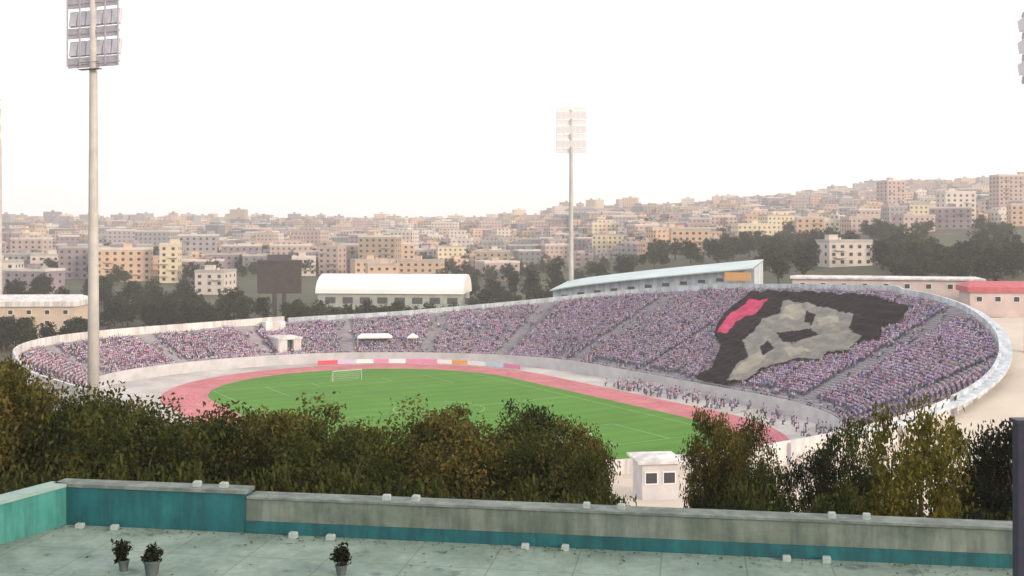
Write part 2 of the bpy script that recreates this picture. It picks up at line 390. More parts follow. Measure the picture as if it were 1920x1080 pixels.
# ------------------------------------------------------------------ ground outside, as one sheet ringing the stadium and reaching the horizon
SOIL = mat('scrubby_ground', (.035, .045, .022), .95, (.07, .068, .04), .03, 8, c3=(.16, .14, .10))
PLAZA = mat('beige_gravel', (.50, .43, .36), .95, (.62, .55, .47), .07, 8, ramp=(.3, .7))
RR = [0.3, 2, 4, 7, 11, 16, 22, 29, 37, 46, 56, 67, 80, 95, 112, 132, 155, 182, 215, 255, 300, 355, 420, 500, 600, 720, 860, 1030, 1230, 1470, 1760, 2100, 2600, 3300, 4200]
CP = np.array([PC[0], PC[1]])
G = np.zeros((NQ, len(RR), 3))
for i, q in enumerate(QS):
    p = pt(q, rim_off(q)+.2); d = p-CP; d /= np.linalg.norm(d)
    for k, r in enumerate(RR):
        x, y = p+d*r; G[i, k] = (x, y, gz(x, y))
ms, mp = MB(), MB()
for i in range(NQ):
    j = (i+1) % NQ; q = QS[i]
    for k in range(len(RR)-1):
        c = G[i, k+1]
        isp = (1.9 < q < 2.95) and c[1] > 72 and c[0] < 190
        (mp if isp else ms).quad(G[i, k], G[j, k], G[j, k+1], G[i, k+1])
tag(ms.build('ground', SOIL, None, True), kind='structure'); tag(mp.build('plaza', PLAZA, None, True), kind='structure')

# ------------------------------------------------------------------ giant banner spread over the crowd
def stand_z(off_in): return Z0+SL*(math.floor(off_in/ROW)*ROW)
BQ0, BQ1 = 1.20, 2.02
def proj(p, z): return (960+F*p[0]/p[1], HZ+(HC-z)*F/p[1])
BN_OUT = [(1296, 728), (1312, 700), (1335, 690), (1352, 650), (1340, 626), (1345, 606), (1372, 575), (1412, 546), (1500, 547), (1620, 553), (1702, 572), (1690, 600), (1652, 612), (1648, 636), (1604, 640), (1590, 660), (1552, 660), (1536, 674), (1490, 672), (1466, 682), (1440, 686), (1400, 712), (1372, 714), (1352, 732)]
BN_GREY = [(1362, 716), (1382, 684), (1404, 668), (1392, 640), (1412, 622), (1430, 600), (1462, 588), (1468, 566), (1512, 568), (1560, 580), (1600, 590), (1592, 618), (1612, 632), (1600, 655), (1570, 664), (1548, 672), (1505, 676), (1462, 686), (1430, 690), (1398, 716)]
BN_RED = [(1343, 624), (1368, 590), (1410, 562), (1440, 562), (1420, 585), (1380, 604), (1362, 626)]
BN_PALE = [[(1460, 598), (1475, 574), (1500, 570), (1512, 590), (1490, 600)], [(1532, 596), (1572, 592), (1574, 606), (1536, 610)], [(1402, 672), (1425, 655), (1440, 662), (1425, 684), (1380, 706), (1372, 702)], [(1470, 655), (1500, 648), (1520, 660), (1480, 668)]]
BN_DARK = [[(1455, 625), (1520, 618), (1540, 628), (1498, 640), (1470, 644)], [(1440, 640), (1452, 652), (1430, 668), (1424, 652)], [(1512, 584), (1530, 590), (1522, 612), (1508, 606)]]
def inpoly(x, y, P):
    c = False; j = len(P)-1
    for i in range(len(P)):
        (xi, yi), (xj, yj) = P[i], P[j]
        if (yi > y) != (yj > y) and x < (xj-xi)*(y-yi)/(yj-yi)+xi: c = not c
        j = i
    return c
def bcode(q, oin):
    p = pt(q, A_(q)+oin); s = proj(p, Z0+SL*oin+1.0)
    if not inpoly(*s, BN_OUT): return 0
    if inpoly(*s, BN_RED): return 3
    if any(inpoly(*s, P) for P in BN_DARK): return 1
    if any(inpoly(*s, P) for P in BN_PALE): return 4
    if inpoly(*s, BN_GREY): return 2
    return 1
fb = lambda n, a, b: mat(n, a, .95, b, .5, 6, spec=.1)
BM = [fb('black_cloth', (.006, .004, .006), (.02, .014, .018)), fb('stone_grey_cloth', (.16, .155, .145), (.25, .24, .22)),
      fb('crimson_cloth', (.42, .03, .10), (.52, .07, .15)), fb('cream_cloth', (.27, .255, .21), (.34, .32, .26))]
mb = MB(); NA, NB = 260, 110
QG = np.linspace(1.02, 2.14, NA+1); OG = np.linspace(.4, 43, NB+1)
GP = {}
def bp(i, j):
    if (i, j) not in GP:
        q = QG[i]; o = OG[j]; p = pt(q, A_(q)+o)
        z = Z0+SL*o+1.12+.16*math.sin(q*61+o*.9)+.13*math.sin(o*2.1+q*23)+.10*math.sin(q*140-o*1.3)
        mb.v.append((p[0]-PC[0], p[1]-PC[1], z)); GP[i, j] = len(mb.v)-1
    return GP[i, j]
for i in range(NA):
    for j in range(NB):
        q = (QG[i]+QG[i+1])/2; o = (OG[j]+OG[j+1])/2
        if o > W_(q)-.3: continue
        c = bcode(q, o)
        if c: mb.f.append((bp(i, j), bp(i+1, j), bp(i+1, j+1), bp(i, j+1))); mb.m.append(c-1)
ban = mb.build('crowd_banner', BM, None, True); ban.location = (PC[0], PC[1], 0)
sm = ban.modifiers.new('cloth', 'SOLIDIFY'); sm.thickness = .03
tag(ban, 'giant black and grey banner with a crimson stripe spread over the tall right stand', 'banner')

# ------------------------------------------------------------------ people
SHIRTS = {'violet': (.40, .28, .50), 'lilac': (.60, .48, .66), 'mauve': (.43, .31, .45), 'grey': (.38, .36, .43), 'slate': (.24, .25, .34),
          'pink': (.58, .27, .38), 'maroon': (.26, .09, .18), 'white': (.58, .55, .60), 'blue': (.16, .18, .42), 'black': (.08, .07, .10), 'beige': (.42, .35, .36)}
SK = mat('skin', (.36, .21, .15), .7, (.40, .24, .17), 5); HAIR = mat('dark_hair', (.02, .015, .012), .7)
TRS = mat('dark_trousers', (.05, .05, .08), .9, (.09, .09, .13), 4)
def person_mesh(pose, shirt_mat):
    """one continuous skinned body; +Y is the way it faces, feet at z=0"""
    V = []; E = []; Rd = []
    def add(p, r, par=None):
        V.append(p); Rd.append(r)
        if par is not None: E.append((par, len(V)-1))
        return len(V)-1
    seat = pose != 'standing'
    hz = .45 if seat else .88
    pel = add((0, 0, hz+.05), (.15, .12)); wa = add((0, .01, hz+.22), (.13, .10), pel); ch = add((0, .01, hz+.42), (.16, .11), wa)
    nk = add((0, .01, hz+.56), (.06, .06), ch); hd = add((0, .03, hz+.68), (.085, .1), nk); tp = add((0, .02, hz+.82), (.07, .085), hd)
    for s in (-1, 1):
        hp = add((s*.10, .02, hz), (.085, .085), pel)
        if seat: kn = add((s*.13, .42, hz+.02), (.065, .065), hp); an = add((s*.13, .44, .08), (.045, .045), kn)
        else: kn = add((s*.11, .04, .47), (.065, .065), hp); an = add((s*.11, 0, .08), (.045, .045), kn)
        add((s*.13, (.58 if seat else .14), .04), (.04, .03), an)
        sh = add((s*.20, 0, hz+.46), (.06, .06), ch)
        if pose == 'cheering': el = add((s*.34, .05, hz+.66), (.045, .045), sh); add((s*.30, .06, hz+.92), (.035, .035), el)
        elif seat: el = add((s*.25, .10, hz+.22), (.045, .045), sh); add((s*.14, .32, hz+.13), (.035, .035), el)
        else: el = add((s*.26, .0, hz+.20), (.045, .045), sh); add((s*.25, .12, hz-.02), (.035, .035), el)
    me = bpy.data.meshes.new('person'); me.from_pydata(V, E, [])
    o = bpy.data.objects.new('tmp', me); col.objects.link(o)
    o.modifiers.new('s', 'SKIN')
    for i, r in enumerate(Rd): me.skin_vertices[0].data[i].radius = r; me.skin_vertices[0].data[i].use_root = (i == 0)
    sb = o.modifiers.new('b', 'SUBSURF'); sb.levels = 1; sb.render_levels = 1
    dg = bpy.context.evaluated_depsgraph_get(); m2 = bpy.data.meshes.new_from_object(o.evaluated_get(dg))
    bpy.data.objects.remove(o); m2.name = 'person'
    m2.materials.clear()
    for m in (shirt_mat, TRS, SK, HAIR): m2.materials.append(m)
    for p in m2.polygons:
        c = p.center; p.use_smooth = True
        hand = pose != 'cheering' and c.z < hz+.18 and c.y > (.24 if seat else .08) and c.z > (hz+.07 if seat else hz-.1) and abs(c.x) > .08
        if pose == 'cheering': hand = c.z > hz+.80 and abs(c.x) > .2
        if hand: p.material_index = 2
        elif abs(c.x) < .13 and c.z > hz+.56: p.material_index = 3 if (c.z > hz+.76 or c.y < -.01) else 2
        elif c.z < hz+.08: p.material_index = 1
        else: p.material_index = 0
    return m2
def blocky_person():
    """light version for the mass of the crowd: shoulders, arms, head, thighs and shins"""
    mb = MB()
    def ring(cx, cy, z, rx, ry, k=6): return [(cx+rx*math.cos(2*PI*j/k), cy+ry*math.sin(2*PI*j/k), z) for j in range(k)]
    mb.loft([ring(0, 0, .44, .17, .14), ring(0, 0, .62, .15, .11), ring(0, 0, .86, .22, .12), ring(0, 0, .96, .16, .09), ring(0, .01, 1.0, .06, .06)], 0)
    mb.loft([ring(0, .02, 1.0, .06, .07), ring(0, .03, 1.06, .09, .10), ring(0, .03, 1.17, .09, .11), ring(0, .02, 1.24, .05, .06)], 1)
    mb.loft([[(x, y, z) for x, z in ((-.2, .36), (.2, .36), (.2, .54), (-.2, .54))] for y in (.05, .46)], 2)
    mb.loft([[(x, y, z) for x, y in ((-.19, .36), (.19, .36), (.17, .5), (-.17, .5))] for z in (.0, .42)], 2)
    for s in (-1, 1): mb.loft([[(s*.24+a, b+.05, z) for a, b in ((-.05, -.05), (.05, -.05), (.05, .05), (-.05, .05))] for z in (.62, .9)], 0)
    V = np.array(mb.v, np.float32); tris = []; part = []
    for f, m in zip(mb.f, mb.m):
        for i in range(1, len(f)-1): tris.append((f[0], f[i], f[i+1])); part.append(m)
    return V, np.array(tris, np.int32), np.array(part)
spots = []                                            # every taken place in the stand
for k in range(0, 55):
    oin = k*ROW+.35
    q = 0.0
    while q < 4:
        p = pt(q, A_(q)+oin); p2 = pt(q+.002, A_(q+.002)+oin); step = .62/max(1e-6, np.hypot(*(p2-p)))*.002
        q += step*R.uniform(.9, 1.15)
        if oin > W_(q)-.6: continue
        if q > 2.75 and q < 3.9: continue            # near side: hidden, and empty
        if min(abs(q-a) for a in AQ) < .0125 and R.random() < .9: continue
        if q > 1.0 and q < 2.16 and bcode(q, oin): continue
        sx, sy = proj(p, Z0+SL*oin)
        if not -150 < sx < 2050: continue
        if q < 2.16 and k < 4 and q > 1.05 and R.random() < .8: continue
        if R.random() < .05+.28*max(0, math.sin(q*17+k*.31)*math.sin(q*41-k*.53)-.35)+(.25 if k > 1 and oin > W_(q)-2.2 else 0): continue
        spots.append((q, k, oin, sx, sy))
def place(q, k, oin):
    p = pt(q, A_(q)+oin); c, n = oval(q); return (p[0], p[1], stand_z(oin)), math.atan2(-n[1], -n[0])-PI/2
def shirt_for(q, oin):
    # section colours: mauves and greys in the middle, lilac and pink towards the right end, greyer low down
    c = ['violet', 'mauve', 'grey', 'slate', 'mauve', 'grey', 'lilac', 'maroon', 'pink', 'black', 'white', 'beige', 'blue']
    if q > 1.75: wt = [7, 3, 2.5, 1.2, 2, 1.5, 8, 1, 3, .4, 1, .5, 1.8]
    elif q < .5: wt = [2, 6, 4, 2, 3, 3, 2.5, 4, 2, 1, 1.5, 2, .6]
    else: wt = [2.5, 5, 5.5, 3.6, 3, 3, 1.5, 1.6, 1.4, 1.2, .7, .6, .9]
    b1 = math.sin(q*23+oin*.21)*math.sin(q*9.3-oin*.33+1); b2 = math.sin(q*37-oin*.4+2)*math.sin(q*14+oin*.17)
    if b1 > .3: wt[0] *= 2.6; wt[6] *= 3.5; wt[8] *= 2
    if b1 < -.3: wt[3] *= 4; wt[2] *= 2; wt[9] *= 3
    if b2 > .35: wt[1] *= 2; wt[7] *= 2.2; wt[8] *= 2
    if b2 < -.4: wt[11] *= 2.5; wt[10] *= 2.5; wt[2] *= 1.5
    return R.choices(c, wt)[0]
vis = [s for s in spots if s[4] < 830 and 0 < s[3] < 1895 and s[0] > 1]
vis.sort(key=lambda s: pt(s[0], A_(s[0])+s[2])[1])
vis = [s for s in vis if not (1270 < s[3] < 1470 and s[4] > 780) and not (1585 < s[3] < 1830 and s[4] > 750)]
near = set(id(s) for s in vis[:300])
COLR = {}; seen = {}
for s in sorted(spots, key=lambda s: (s[1], -s[0])):
    if s[0] > 2.75: COLR[id(s)] = (shirt_for(s[0], s[2]), 0); continue
    c = shirt_for(s[0], s[2]); seen[s[1], c] = seen.get((s[1], c), 0)+1; COLR[id(s)] = (c, seen[s[1], c])
for _ in range(150):                                  # a few people standing about on the apron below the tall stand
    q = R.uniform(1.35, 2.45); o_ = R.uniform(1.5, A_(q)-1); p = pt(q, o_); s = (q, -1, o_-A_(q), 0, 0); spots.append(s); COLR[id(s)] = (R.choice(['white', 'grey', 'slate', 'lilac', 'pink']), 0)
SM = {c: mat(c+'_shirt', v, .9, tuple(min(1, a*1.2) for a in v), 6) for c, v in SHIRTS.items()}
PM = {}
for s in vis[:300]:
    pose = R.choices(['seated', 'cheering', 'standing'], [8, 2, 1.2])[0]; c, rank = COLR[id(s)]
    if (pose, c) not in PM: PM[pose, c] = person_mesh(pose, SM[c])
    loc, rz = place(*s[:3]); o = link('person', PM[pose, c], None, loc); o.rotation_euler = (0, 0, rz+R.uniform(-.2, .2))
    desc = {'seated': 'seated with hands on lap', 'cheering': 'seated with both arms raised', 'standing': 'standing up'}[pose]
    tag(o, 'spectator in %s shirt %s, %s %s from the near end, %s row up' % (c, {'seated': 'seated', 'cheering': 'arms raised', 'standing': 'standing'}[pose], ordw(rank-1), c, ordw(s[1])), 'person', 'spectators at the near right end of the stand')
V, T, part = blocky_person()
rest = [s for s in spots if id(s) not in near]
n = len(rest); VV = np.zeros((n, len(V), 3), np.float32); CC = np.zeros((n, len(T), 3, 4), np.float32); CC[..., 3] = 1
for i, s in enumerate(rest):
    loc, rz = place(*s[:3]); rz += R.uniform(-.25, .25); c, sn = math.cos(rz), math.sin(rz); h = R.uniform(.92, 1.1)
    if R.random() < .07: h *= 1.25
    VV[i, :, 0] = V[:, 0]*c-V[:, 1]*sn+loc[0]; VV[i, :, 1] = V[:, 0]*sn+V[:, 1]*c+loc[1]; VV[i, :, 2] = V[:, 2]*h+loc[2]
    if s[1] == -1: VV[i, :, 2] = V[:, 2]*1.4+.01
    a = np.array(SHIRTS[COLR[id(s)][0]])*R.uniform(.85, 1.12); hcol = (.05, .035, .045) if R.random() < .4 else (.34, .21, .16) if R.random() < .75 else (.5, .5, .5)
    b = np.array([.08, .08, .12])*R.uniform(.6, 2)
    pc = np.array([a, hcol, b])[part]; CC[i, :, :, :3] = pc[:, None, :]
FF = (T[None]+(np.arange(n)*len(V))[:, None, None]).reshape(-1, 3)
CM = bpy.data.materials.new('crowd_clothes'); CM.use_nodes = True
at = CM.node_tree.nodes.new('ShaderNodeAttribute'); at.attribute_name = 'clothes'; CM.node_tree.links.new(at.outputs['Color'], CM.node_tree.nodes['Principled BSDF'].inputs['Base Color'])
CM.node_tree.nodes['Principled BSDF'].inputs['Roughness'].default_value = .9
me = npmesh('crowd', VV.reshape(-1, 3), FF, CM)
ca = me.color_attributes.new('clothes', 'FLOAT_COLOR', 'CORNER'); ca.data.foreach_set('color', CC.ravel())
tag(link('crowd', me), 'packed crowd of thousands seated in mauve, violet and grey clothes round the stadium', 'crowd', kind='stuff')
print('people', n)

# ------------------------------------------------------------------ floodlights
def floodlight():
    r = empty('floodlight', (0, 0, 0))
    m = MB(); m.tube([(0, 0, -1), (0, 0, 20), (0, 0, 57), (0, 0, 71)], [.95, .8, .6, .45], 16); m.build('pole', METAL_P, r, True)
    m = MB()
    for z in (57.4, 62.1, 66.8, 71.3): m.box(-5.1, 5.1, -.2, .1, z-.18, z+.18)
    for x in (-5.0, -2.5, 0, 2.5, 5.0): m.box(x-.1, x+.1, -.3, -.12, 57, 71.6)
    m.build('lamp_frame', FRAME, r)
    m = MB(); m.box(-2, 2, -1.1, -.3, 56.2, 56.35); m.tube([(-2, -1.1, 56.3), (-2, -1.1, 57.3), (2, -1.1, 57.3), (2, -1.1, 56.3)], .05, 5)
    m.build('service_platform', DARK, r)
    lm = MB(); lm.box(-.72, .72, -.1, .35, -1.15, 1.15); lm.box(-.8, .8, .35, .42, -1.23, 1.23)
    me = lm.mesh('lamp', GLASS)
    m = MB()
    for z in (57.5, 62.1, 66.8, 71.2): m.box(-4.95, 4.95, -.1, .05, z-.8, z+.8)
    m.build('ballast_panel', FRAME, r)
    for z in (59.8, 64.45, 69.1):
        for i in range(6):
            for dz in (0,):
                o = link('lamp', me, r, (-4.2+1.68*i, .25, z+dz)); o.scale = (1, 1, 1); o.rotation_euler = (math.radians(-8), 0, 0)
    return r
METAL_P = mat('pale_grey_pole_paint', (.40, .39, .37), .6, (.50, .48, .45), .4)
FRAME = mat('lamp_frame_steel', (.36, .34, .39), .6, (.44, .42, .46), 1)
PALEF = mat('haze_paled_white', (.80, .79, .80), .7, (.86, .85, .86), 1)  # haze wash-out put into the colour of the two distant lamp banks
fl = floodlight()
for i, (x, y, lab) in enumerate([(-64.8, 170, 'tall pale floodlight mast before the left stand, lamp bank cut by picture top'),
                                 (19.5, 362, 'distant slim floodlight mast standing behind the pale blue roof'),
                                 (-154.5, 331, 'distant floodlight mast at the far left edge beside the low beige building'),
                                 (94.25, 200, 'floodlight mast at the right edge with only the side of its lamp bank showing')]):
    o = fl if i == 0 else copy_tree(fl)
    g = gz(x, y); o.location = (x, y, g); d = CP-np.array([x, y]); o.rotation_euler = (0, 0, math.atan2(d[1], d[0])-PI/2)
    if i == 0: o.rotation_euler = (0, 0, math.radians(-22))
    if i in (1, 2):
        for ch in o.children:
            if ch.name.startswith(('lamp', 'ballast', 'service')): ch.material_slots[0].link = 'OBJECT'; ch.material_slots[0].material = PALEF
    hs = (76-g)/71.6; o.scale = (1, 1, hs)
    tag(o, lab, 'floodlight', 'stadium floodlight masts')

# ------------------------------------------------------------------ objects round the track
def obj_at(name, q, off, z, rz=0):
    p = pt(q, off); c, n = oval(q); return empty(name, (p[0], p[1], z), math.atan2(n[1], n[0])-PI/2+rz)
BC = {'white': (.7, .7, .7), 'pink': (.62, .22, .36), 'orange': (.66, .30, .08), 'lilac': (.5, .42, .6), 'red': (.55, .06, .10), 'pale blue': (.45, .6, .7)}
BCM = {k: mat(k.replace(' ', '_')+'_board', v, .6, tuple(min(1, a*1.15) for a in v), 1) for k, v in BC.items()}
bl = [(112, 'red'), (106, 'lilac'), (100, 'white'), (95, 'pink'), (90, 'white'), (84, 'pink'), (79, 'pink'), (74, 'white'), (69, 'orange'), (63, 'white'), (56, 'pale blue'), (49, 'pink')]
cnt = {}
for a, c in bl:
    o = obj_at('advertising_board', qa(a), 1.2, 0); cnt[c] = cnt.get(c, 0)+1
    m = MB(); m.box(-2.9, 2.9, -.05, .05, .15, 1.25); m.build('panel', BCM[c], o)
    m = MB()
    for x in (-2.4, 0, 2.4): m.box(x-.04, x+.04, .05, .1, 0, 1.2); m.box(x-.04, x+.04, .1, .6, 0, .06)
    m.build('support', DARK, o)
    tag(o, '%s %s advertising board from the left beyond the far bend of the track' % (ordw(cnt[c]-1), c), 'board', 'advertising boards at the far bend')
for q, wd, lab in ((qa(97), 9.5, 'long white tent set up in the far stand'), (qa(86), 2.6, 'small square white tent right of the long one')):
    o = obj_at('canopy_tent', q, A_(q)+4.6, Z0+SL*4.0)
    m = MB(); h = wd/2
    m.loft([[(-h, -1.6, 2.2), (h, -1.6, 2.2), (h, 1.6, 2.2), (-h, 1.6, 2.2)], [(-h, -1.6, 2.6), (h, -1.6, 2.6), (h, 1.6, 2.6), (-h, 1.6, 2.6)], [(-h+1.1, -.1, 3.4), (h-1.1, -.1, 3.4), (h-1.1, .1, 3.4), (-h+1.1, .1, 3.4)]]); m.build('canopy', WHITE, o)
    for x in (-h+.1, h-.1):
        for y in (-1.5, 1.5): m = MB(); m.tube([(x, y, -1.6), (x, y, 2.2)], .06, 6); m.build('leg', METAL, o)
    tag(o, lab, 'tent', 'white tents in the far stand')
o = obj_at('entrance_block', qa(122), A_(qa(122))+7.5, 1.0)
m = MB(); m.box(-2.9, -.5, -6.3, 7.5, 0, 5.6); m.box(1.3, 3.4, -6.3, 7.5, 0, 5.6); m.box(-.5, 1.3, -4.5, 7.5, 0, 5.6); m.box(-3.1, 3.6, -6.6, 7.9, 5.6, 6.1); m.box(-2.6, 3.0, 4.6, 7.6, 6.1, 9.6); m.build('wall', CONCL, o)
m = MB(); m.box(-.45, 1.25, -4.75, -4.52, 0, 5.2); m.build('door', TEAL, o)
tag(o, 'pale entrance tunnel block with dark teal door breaking the far left stand', 'entrance')

# scoreboard seen from behind
sp_ = (-77, 366); o = empty('scoreboard', (sp_[0]-.5, sp_[1], gz(*sp_)), .1)
DB = mat('dark_brown_cladding', (.035, .028, .028), .8, (.06, .048, .045), .8)
m = MB(); m.box(-7.2, 7.2, -.7, .7, 10.5, 21.5); m.build('display_box', DB, o)
m = MB(); m.box(-4, 4, -.5, .5, 21.5, 23.5); m.box(-7.3, 7.3, -.9, -.72, 21.3, 21.7); m.build('top_rail', DARK, o)
for x in (-1.6, 1.6): m = MB(); m.tube([(x, 0, -1), (x, 0, 10.5)], .75, 10); m.build('leg', DB, o)
tag(o, 'dark brown scoreboard on two stout legs above the far stand', 'scoreboard')

# white barrel-vaulted hall beyond the far stand
ROOFW = mat('white_sheet_roof', (.74, .75, .76), .45, (.84, .83, .80), .08, 4)
o = empty('vaulted_hall', (-46, 432, gz(-46, 432)), math.radians(-6))
L, Wd = 28, 11; ez = 6.0
g0 = o.location.z
m = MB(); m.box(-L, L, -Wd, Wd, -2, ez); m.build('wall', mat('hall_wall', (.30, .33, .30), .85, (.42, .44, .40), .2), o)
m = MB(); prof = [(Wd*1.06*math.cos(PI*i/14), ez+.01+7.2*math.sin(PI*i/14)) for i in range(15)]
m.loft([[(x, y, z) for y, z in prof] for x in np.linspace(-L-.8, L+.8, 9)]); m.build('vault_roof', ROOFW, o)
for i in range(9):
    f = MB(); f.box(-L+3+i*6.8, -L+7+i*6.8, -Wd-.08, -Wd-.003, 2.2, 4.6); w_ = f.build('window', DARK, o)
tag(o, 'long white barrel-vaulted sports hall among trees beyond the far stand', 'hall')

# pale blue roofed building running behind the tall stand
o = empty('roofed_building', (0, 0, 0)); BX = mat('pale_blue_sheet_roof', (.42, .52, .54), .5, (.52, .62, .63), .1, 5)
A0, A1 = Vector((13, 350, 0)), Vector((71, 322, 0)); d = (A1-A0).normalized(); nn = Vector((-d.y, d.x, 0)); LN = (A1-A0).length
o.location = (A0.x, A0.y, gz(A0.x, A0.y)); gz0 = o.location.z; o.rotation_euler = (0, 0, math.atan2(d.y, d.x))
def zt(s): return 18.6+ (26.6-18.6)*(s/LN)**.8-gz0
m = MB(); S = np.linspace(0, LN, 13)
m.loft([[(s, -2.5, zt(s)-2.2), (s, 12, zt(s)), (s, 12, zt(s)+.35), (s, -2.5, zt(s)-1.85)] for s in S]); m.build('roof', BX, o)
m = MB(); m.loft([[(s, 0, -3), (s, 11.5, -3), (s, 11.5, zt(s)-.3), (s, 0, zt(s)-2.1)] for s in S]); m.build('wall', RIM, o)
for i in range(11):
    s = 3+i*(LN-6)/10.5; m = MB(); m.box(s, s+2.2, -.12, -.01, zt(s)-5.0, zt(s)-4.0); m.build('window', DARK, o)
m = MB(); m.box(LN-8, LN-.4, -3.0, -2.6, zt(LN)-5.6, zt(LN)-3.2); sg = m.build('sign_panel', mat('orange_panel', (.66, .33, .10), .6, (.7, .38, .14), 1), o)
sg['label'] = 'blank orange panel at the right end'
tag(o, 'long building with a rising pale blue roof behind the tall stand', 'building')

# generic long low buildings (left edge, behind the right rim, red roof)
def longhouse(x, y, rz, L, dp, h, wallm, roofm, lab, cat='building', nw=8, roof_h=1.2, base=None, floors=1):
    o = empty('low_building', (x, y, gz(x, y) if base is None else base), rz)
    m = MB(); m.box(-L/2, L/2, -dp/2, dp/2, -4, h); m.build('wall', wallm, o)
    m = MB(); m.loft([[(-L/2-.6, -dp/2-.6, h), (L/2+.6, -dp/2-.6, h), (L/2+.6, dp/2+.6, h), (-L/2-.6, dp/2+.6, h)], [(-L/2-.6, -dp/2-.6, h+roof_h*.5), (L/2+.6, -dp/2-.6, h+roof_h*.5), (L/2+.6, dp/2+.6, h+roof_h*.5), (-L/2-.6, dp/2+.6, h+roof_h*.5)], [(-L/2+1, -.6, h+roof_h), (L/2-1, -.6, h+roof_h), (L/2-1, .6, h+roof_h), (-L/2+1, .6, h+roof_h)]]); m.build('roof', roofm, o)
    f0 = MB(); f0.box(-.75, .75, -.05, .05, -.7, .7); wm = f0.mesh('window', WHITE); p0 = MB(); p0.box(-.62, .62, -.04, .04, -.57, .57); pm = p0.mesh('pane', GLASSD)
    for fl_ in range(floors):
        for i in range(nw):
            w_ = link('window', wm, o, (-L/2+(i+.5)*L/nw, -dp/2-.04, h-1.6-3.0*fl_)); link('pane', pm, w_, (0, -.03, 0))
    tag(o, lab, cat); return o
GLASSD = mat('dark_window_glass', (.04, .045, .055), .15)
PINKW = mat('pinkish_plaster', (.50, .40, .38), .85, (.60, .50, .48), .2); BEIGEW = mat('beige_plaster', (.50, .40, .31), .85, (.58, .48, .38), .2)
REDR = mat('red_tile_roof', (.40, .07, .10), .7, (.50, .12, .14), .8, 5)
GREYR = mat('grey_flat_roof', (.36, .36, .38), .8, (.44, .44, .45), .4)
longhouse(-157, 322, .05, 62, 16, 10, BEIGEW, CONCL, 'long beige building with a white roof edge at the left edge', nw=12, roof_h=3.0, floors=2)
longhouse(96, 283, math.radians(-14), 46, 8, 4.6, PINKW, CONCL, 'long low pinkish building just behind the crest of the tall stand', nw=9, roof_h=.8, base=18.6)
longhouse(121, 262, math.radians(-8), 25, 10, 4.2, PINKW, REDR, 'low pavilion with a red roof at the right edge above the stand', nw=6, roof_h=2.4, base=17.0)
longhouse(15.9, 122, .12, 4.0, 4.5, 4.2, mat('grey_lime_wash', (.46, .45, .47), .85, (.56, .55, .57), .5), CONCL, 'small pale kiosk seen through the gap between the trees', 'kiosk', nw=2, roof_h=.5, base=gz(15.8, 122))

# ------------------------------------------------------------------ trees
def leaf_cloud(ncl, nl, rx, rz0, rz1, clr, size, rs, shell=.55, lobes=5):
    """leaf quads in clumps through an uneven crown; centre axis at 0, from z=rz0 to rz1"""
    r = np.random.RandomState(rs); C = []
    lob = [(r.uniform(-.45, .45)*rx, r.uniform(-.45, .45)*rx, r.uniform(.2, .8), r.uniform(.45, .75)) for _ in range(lobes)]
    hz = (rz1-rz0)
    while len(C) < ncl:
        lx, ly, lz, lr = lob[r.randint(lobes)]
        d = r.normal(size=3); d /= np.linalg.norm(d); k = lr*(shell+(1-shell)*r.rand())
        p = np.array([lx+d[0]*k*rx, ly+d[1]*k*rx, rz0+hz*lz+d[2]*k*hz*.55])
        if p[2] < rz0-.05*hz or p[2] > rz1: continue
        C.append(p)
    C = np.array(C); n = ncl*nl
    P = np.repeat(C, nl, 0)+np.clip(r.normal(size=(n, 3)), -1.7, 1.7)*clr*np.repeat(r.uniform(.6, 1.3, (ncl, 1)), nl, 0)*np.array([1, 1, .75])
    a = r.normal(size=(n, 3)); a /= np.linalg.norm(a, axis=1)[:, None]; b = np.cross(a, r.normal(size=(n, 3))); b /= np.linalg.norm(b, axis=1)[:, None]
    s = size*r.uniform(.6, 1.35, (n, 1)); a = a*s; b = b*s*.55
    V = np.stack([P-a, P-b*.9, P+a, P+b*.9], 1).reshape(-1, 3)
    return V, np.arange(n*4).reshape(n, 4), C
def trunk_mesh(h, r, C, rs, name='trunk'):
    m = MB(); rr = random.Random(rs)
    top = h
    pts = [(0, 0, -.4), (rr.uniform(-.1, .1)*r*3, rr.uniform(-.1, .1)*r*3, top*.35), (rr.uniform(-1, 1)*r, rr.uniform(-1, 1)*r, top*.75)]
    m.tube(pts, [r*1.2, r, r*.55], 8)
    for i in range(7):
        c = C[rr.randrange(len(C))]; z0 = top*rr.uniform(.2, .55)
        m.tube([(0, 0, z0), (c[0]*.5, c[1]*.5, (z0+c[2])/2+.1), tuple(c)], [r*.55, r*.35, r*.12], 5)
    return m.mesh(name, BARK, True)
OLIVE = leafmat('olive_foliage', [(0, (.018, .022, .008)), (.35, (.058, .058, .018)), (.55, (.105, .098, .028)), (.82, (.165, .125, .038)), (1, (.24, .10, .04))])
GREENF = leafmat('green_foliage', [(0, (.012, .02, .008)), (.4, (.042, .054, .016)), (.75, (.085, .09, .026)), (1, (.14, .085, .03))])
DARKF = leafmat('dark_foliage', [(0, (.010, .012, .010)), (.5, (.022, .028, .016)), (1, (.05, .04, .025))])
YELF = leafmat('yellow_olive_foliage', [(0, (.03, .03, .008)), (.4, (.09, .085, .02)), (.75, (.15, .135, .03)), (1, (.19, .16, .045))])
FARF = leafmat('far_green_foliage', [(0, (.022, .035, .018)), (.5, (.042, .06, .03)), (1, (.08, .085, .04))])
FARD = leafmat('far_dark_foliage', [(0, (.016, .022, .018)), (.5, (.03, .036, .028)), (1, (.05, .055, .036))])
proto = {}
